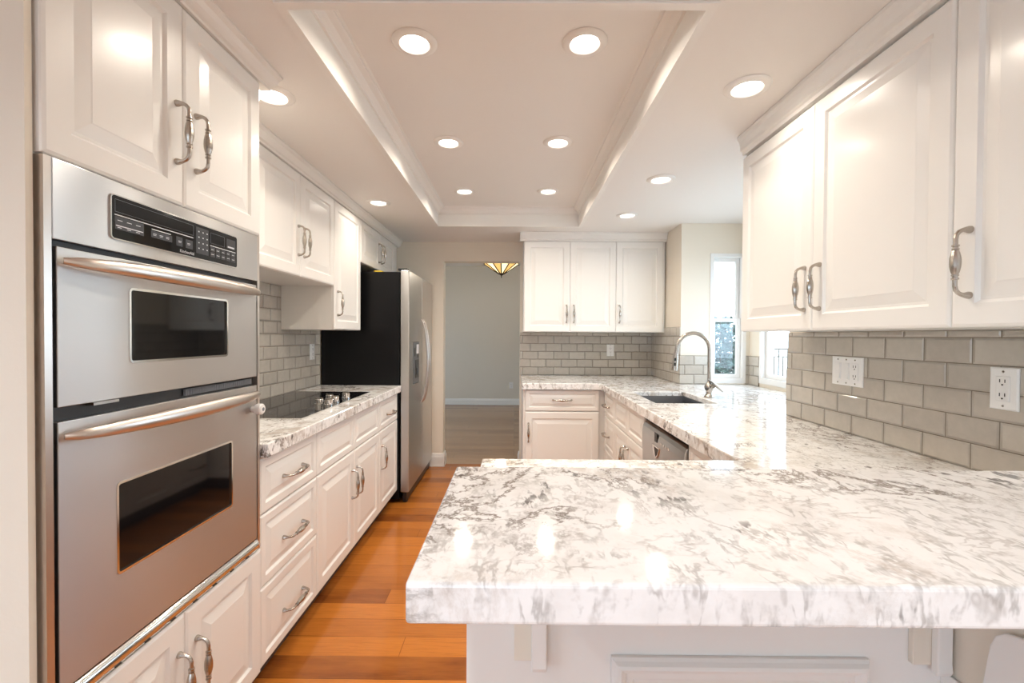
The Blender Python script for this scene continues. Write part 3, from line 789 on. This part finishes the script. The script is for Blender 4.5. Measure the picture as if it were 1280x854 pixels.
# ------------------------------------------------------------------ switches and outlets
def plate_local(label, name, cat, loc, rotz, gangs):
    """plate facing local -y; gangs: list of 'outlet' / 'rocker'"""
    t_ = thing(name, label, cat, loc, rotz)
    w_ = .072 + .046 * (len(gangs) - 1); h_ = .116
    obj('cover_plate', MB().frames(w_, h_, [(0, .0), (0, -.003), (.004, -.0055)], -w_ / 2, -h_ / 2), M['white'], t_)
    for i, g in enumerate(gangs):
        cx = (i - (len(gangs) - 1) / 2) * .046
        p_ = obj('receptacle' if g == 'outlet' else 'switch', MB().frames(.034, .068, [(0, -.0056), (0, -.0072), (.0015, -.008)], cx - .017, -.034), M['white'], t_)
        if g == 'outlet':
            for zz in (.019, -.019):
                sm = MB().box(cx - .0075, cx - .0055, -.0088, -.0081, zz - .002, zz + .007); sm.box(cx + .0055, cx + .0075, -.0088, -.0081, zz - .002, zz + .007)
                sm.lathe([(.0024, .0081), (.0024, .0088)], 12, (cx, 0, zz - .008), 'y')
                obj('slots', sm, M['slot'], p_)
        else:
            obj('rocker', MB().prism([(-.0081, -.031), (-.0118, -.031), (-.0088, 0), (-.0100, .031), (-.0081, .031)], cx - .014, cx + .014, 'x'), M['white'], p_)
    for zz in (.047, -.047):
        for i in range(len(gangs)):
            cx = (i - (len(gangs) - 1) / 2) * .046
            obj('screw', MB().lathe([(.003, .0056), (.003, .0066)], 12, (cx, 0, zz), 'y'), M['nickel'], t_)
    return t_
plate_local('white three gang switch and outlet plate on the right tiled wall', 'switch_plate', 'switch', (XR - .0085, 1.794, 1.166), RIGHT, ['rocker', 'rocker', 'outlet'])
plate_local('white outlet on the right tiled wall at the edge of the picture', 'power_outlet', 'outlet', (XR - .0085, 1.220, 1.164), RIGHT, ['outlet'])
plate_local('white outlet on the far tiled wall under the three door cabinet', 'power_outlet', 'outlet', (.945, YF - .0085, 1.163), 0, ['outlet'])
plate_local('white outlet on the left tiled wall beside the refrigerator', 'power_outlet', 'outlet', (XL + .0085, 3.245, 1.175), LEFT, ['outlet'])
plate_local('small pale outlet low on the hall wall seen through the doorway', 'power_outlet', 'outlet', (-.06, 8.2995, .37), 0, ['outlet'])

# ------------------------------------------------------------------ ceiling lights
def make_light():
    t_ = thing('recessed_light', 'x', 'ceiling light')
    obj('trim_ring', MB().lathe([(.050, -.004), (.055, -.010), (.066, -.010), (.078, -.006), (.082, -.001), (.050, -.001)], 40, close=False), M['trim'], t_, smooth=True)
    obj('lens', MB().lathe([(.0505, -.003), (.045, -.005), (.001, -.0055)], 36), M['lens'], t_, smooth=True)
    return t_
GL = 'recessed ceiling lights'
spots = [(-.372, 1.629, ZT, 'front left recessed light in the raised tray ceiling'), (.249, 1.627, ZT, 'front right recessed light in the raised tray ceiling'),
         (-.372, 2.462, ZT, 'middle left recessed light in the raised tray ceiling'), (.232, 2.459, ZT, 'middle right recessed light in the raised tray ceiling'),
         (-.378, 3.290, ZT, 'far left recessed light in the raised tray ceiling'), (.242, 3.283, ZT, 'far right recessed light in the raised tray ceiling'),
         (-.940, 1.712, ZCEIL, 'recessed light in the lower ceiling right beside the oven cabinet'), (-.952, 3.085, ZCEIL, 'recessed light in the lower ceiling in front of the left wall cabinets'),
         (.853, 1.650, ZCEIL, 'nearest recessed light in the lower ceiling by the right wall cabinets'), (.852, 2.610, ZCEIL, 'middle recessed light in the lower ceiling right of the tray'),
         (-1.25, -.55, ZCEIL, 'left added fill light, out of view in the ceiling behind the viewer'), (-.25, -.70, ZCEIL, 'middle added fill light, out of view in the ceiling behind the viewer'), (.70, -.55, ZCEIL, 'right added fill light, out of view in the ceiling behind the viewer'),  # unseen fill lights, added to brighten the bar and near wall
         (.852, 3.385, ZCEIL, 'farthest recessed light in the lower ceiling right of the tray, before the far cabinets')]
proto = make_light()
for i, (px, py, pz, lab) in enumerate(spots):
    r = proto
    if i:
        r = proto.copy(); C.objects.link(r)
        for ch in [c_ for c_ in proto.children if c_.type == 'MESH']:
            c_ = ch.copy(); C.objects.link(c_); c_.parent = r
    r.location = (px, py, pz); r['label'] = lab; r['group'] = GL
for i, (px, py, pz, lab) in enumerate(spots):
    ld = bpy.data.lights.new('downlight', 'AREA'); ld.shape = 'DISK'; ld.size = .09; ld.energy = LAMP_W * (1.15 if pz > 2.3 else .5 if py > 1 else 2.3); ld.color = LAMP_RGB if py > 1 else FILL_RGB; ld.spread = math.radians(150)
    lo = bpy.data.objects.new('downlight', ld); C.objects.link(lo); lo.location = (px, py, pz - .012)

# hall fixture
t = thing('ceiling_lamp', 'amber stained glass bowl lamp on the hall ceiling seen through the doorway', 'ceiling light', (-.19, 6.2, 0))
n = 12; R1, Z1, R2, Z2 = .238, 2.300, .035, 2.165
for k in range(n):
    a0, a1 = 2 * PI * k / n + .02, 2 * PI * (k + 1) / n - .02
    vs = [(r_ * math.cos(a), r_ * math.sin(a), z + dz) for dz in (0, .004) for r_, z in ((R1, Z1), (R2, Z2)) for a in (a0, a1)]
    obj('glass_panel', MB().add(vs, [(0, 1, 3, 2), (4, 6, 7, 5), (0, 4, 5, 1), (2, 3, 7, 6), (0, 2, 6, 4), (1, 5, 7, 3)]), M['cream' if k % 2 else 'amber'], t)
    obj('rib', MB().sweep([(R1 * math.cos(a0 - .02), R1 * math.sin(a0 - .02), Z1), (R2 * math.cos(a0 - .02), R2 * math.sin(a0 - .02), Z2)], .009, 6), M['came'], t)
obj('rim', MB().lathe([(R1 - .006, Z1 + .004), (R1 + .010, Z1 - .006), (R1 + .012, Z1 + .010), (R1 - .004, Z1 + .014)], 36, close=False), M['came'], t)
obj('finial', MB().lathe([(.002, Z2 - .055), (.008, Z2 - .048), (.005, Z2 - .035), (.010, Z2 - .022), (.030, Z2 - .010), (.048, Z2 + .004), (.040, Z2 + .008)], 24), M['came'], t, smooth=True)
obj('stem', MB().lathe([(.010, Z2), (.010, 2.565), (.065, 2.57), (.065, 2.599)], 24), M['came'], t)
ld = bpy.data.lights.new('hall_bulb', 'POINT'); ld.energy = HALL_W; ld.color = LAMP_RGB; ld.shadow_soft_size = .06
lo = bpy.data.objects.new('hall_bulb', ld); C.objects.link(lo); lo.location = (-.19, 6.2, 2.42)

# ------------------------------------------------------------------ outside
struct('ground', MB().box(-25, 25, -25, 40, -.35, -.25), M['patio'])
t = thing('balcony_railing', 'dark metal balcony railing outside the side window', 'railing', (0, 10, 0))
rail = MB().box(4.9, 8.1, -.02, .02, 1.02, 1.05)
obj('top_rail', rail, M['came'], t); obj('middle_rail', MB().box(4.9, 8.1, -.015, .015, .85, .875), M['came'], t); obj('bottom_rail', MB().box(4.9, 8.1, -.015, .015, .0, .025), M['came'], t)
for k in range(32): obj('baluster', MB().box(4.95 + .1 * k - .011, 4.95 + .1 * k + .011, -.008, .008, .026 if k % 8 else -.25, .849 if k % 2 else 1.019), M['came'], t)
def shrub(label, c, rx, ry, z0, z1, n, lsz):
    t_ = thing('shrub', label, 'shrub', (c[0], c[1], -.25))
    mb = MB()
    for k in range(n):
        while True:
            p = Vector((random.uniform(-1, 1), random.uniform(-1, 1), random.uniform(-1, 1)))
            if p.length < 1: break
        hh = (z1 - z0) / 2
        q = Vector((p.x * rx, p.y * ry, z0 + .25 + hh + p.z * hh))
        u = Vector((random.uniform(-1, 1), random.uniform(-1, 1), random.uniform(-.6, .6))).normalized()
        v_ = u.cross(Vector((random.uniform(-1, 1), random.uniform(-1, 1), random.uniform(-1, 1)))).normalized()
        s = lsz * random.uniform(.6, 1.3)
        w3 = u.cross(v_) * s * .18
        mb.add([q - u * s, q + v_ * s * .38 + w3, q + u * s, q - v_ * s * .38 + w3], [(0, 1, 2, 3)])
    obj('foliage', mb, M['leaf'], t_)
    st = MB()
    for k in range(9):
        a = random.uniform(0, 2 * PI); rr_ = random.uniform(.3, .8)
        st.sweep([(.05 * math.cos(a), .05 * math.sin(a), 0), (rx * rr_ * .4 * math.cos(a), ry * rr_ * .4 * math.sin(a), z0 + (z1 - z0) * .35), (rx * rr_ * math.cos(a), ry * rr_ * math.sin(a), z1 + random.uniform(0, .45))], [.018, .012, .003], 6)
    obj('stem', st, M['bark'], t_)
shrub('blue green leafy shrub growing outside the end window', (2.62, 5.6), .52, .55, -.1, 1.56, 4600, .05)
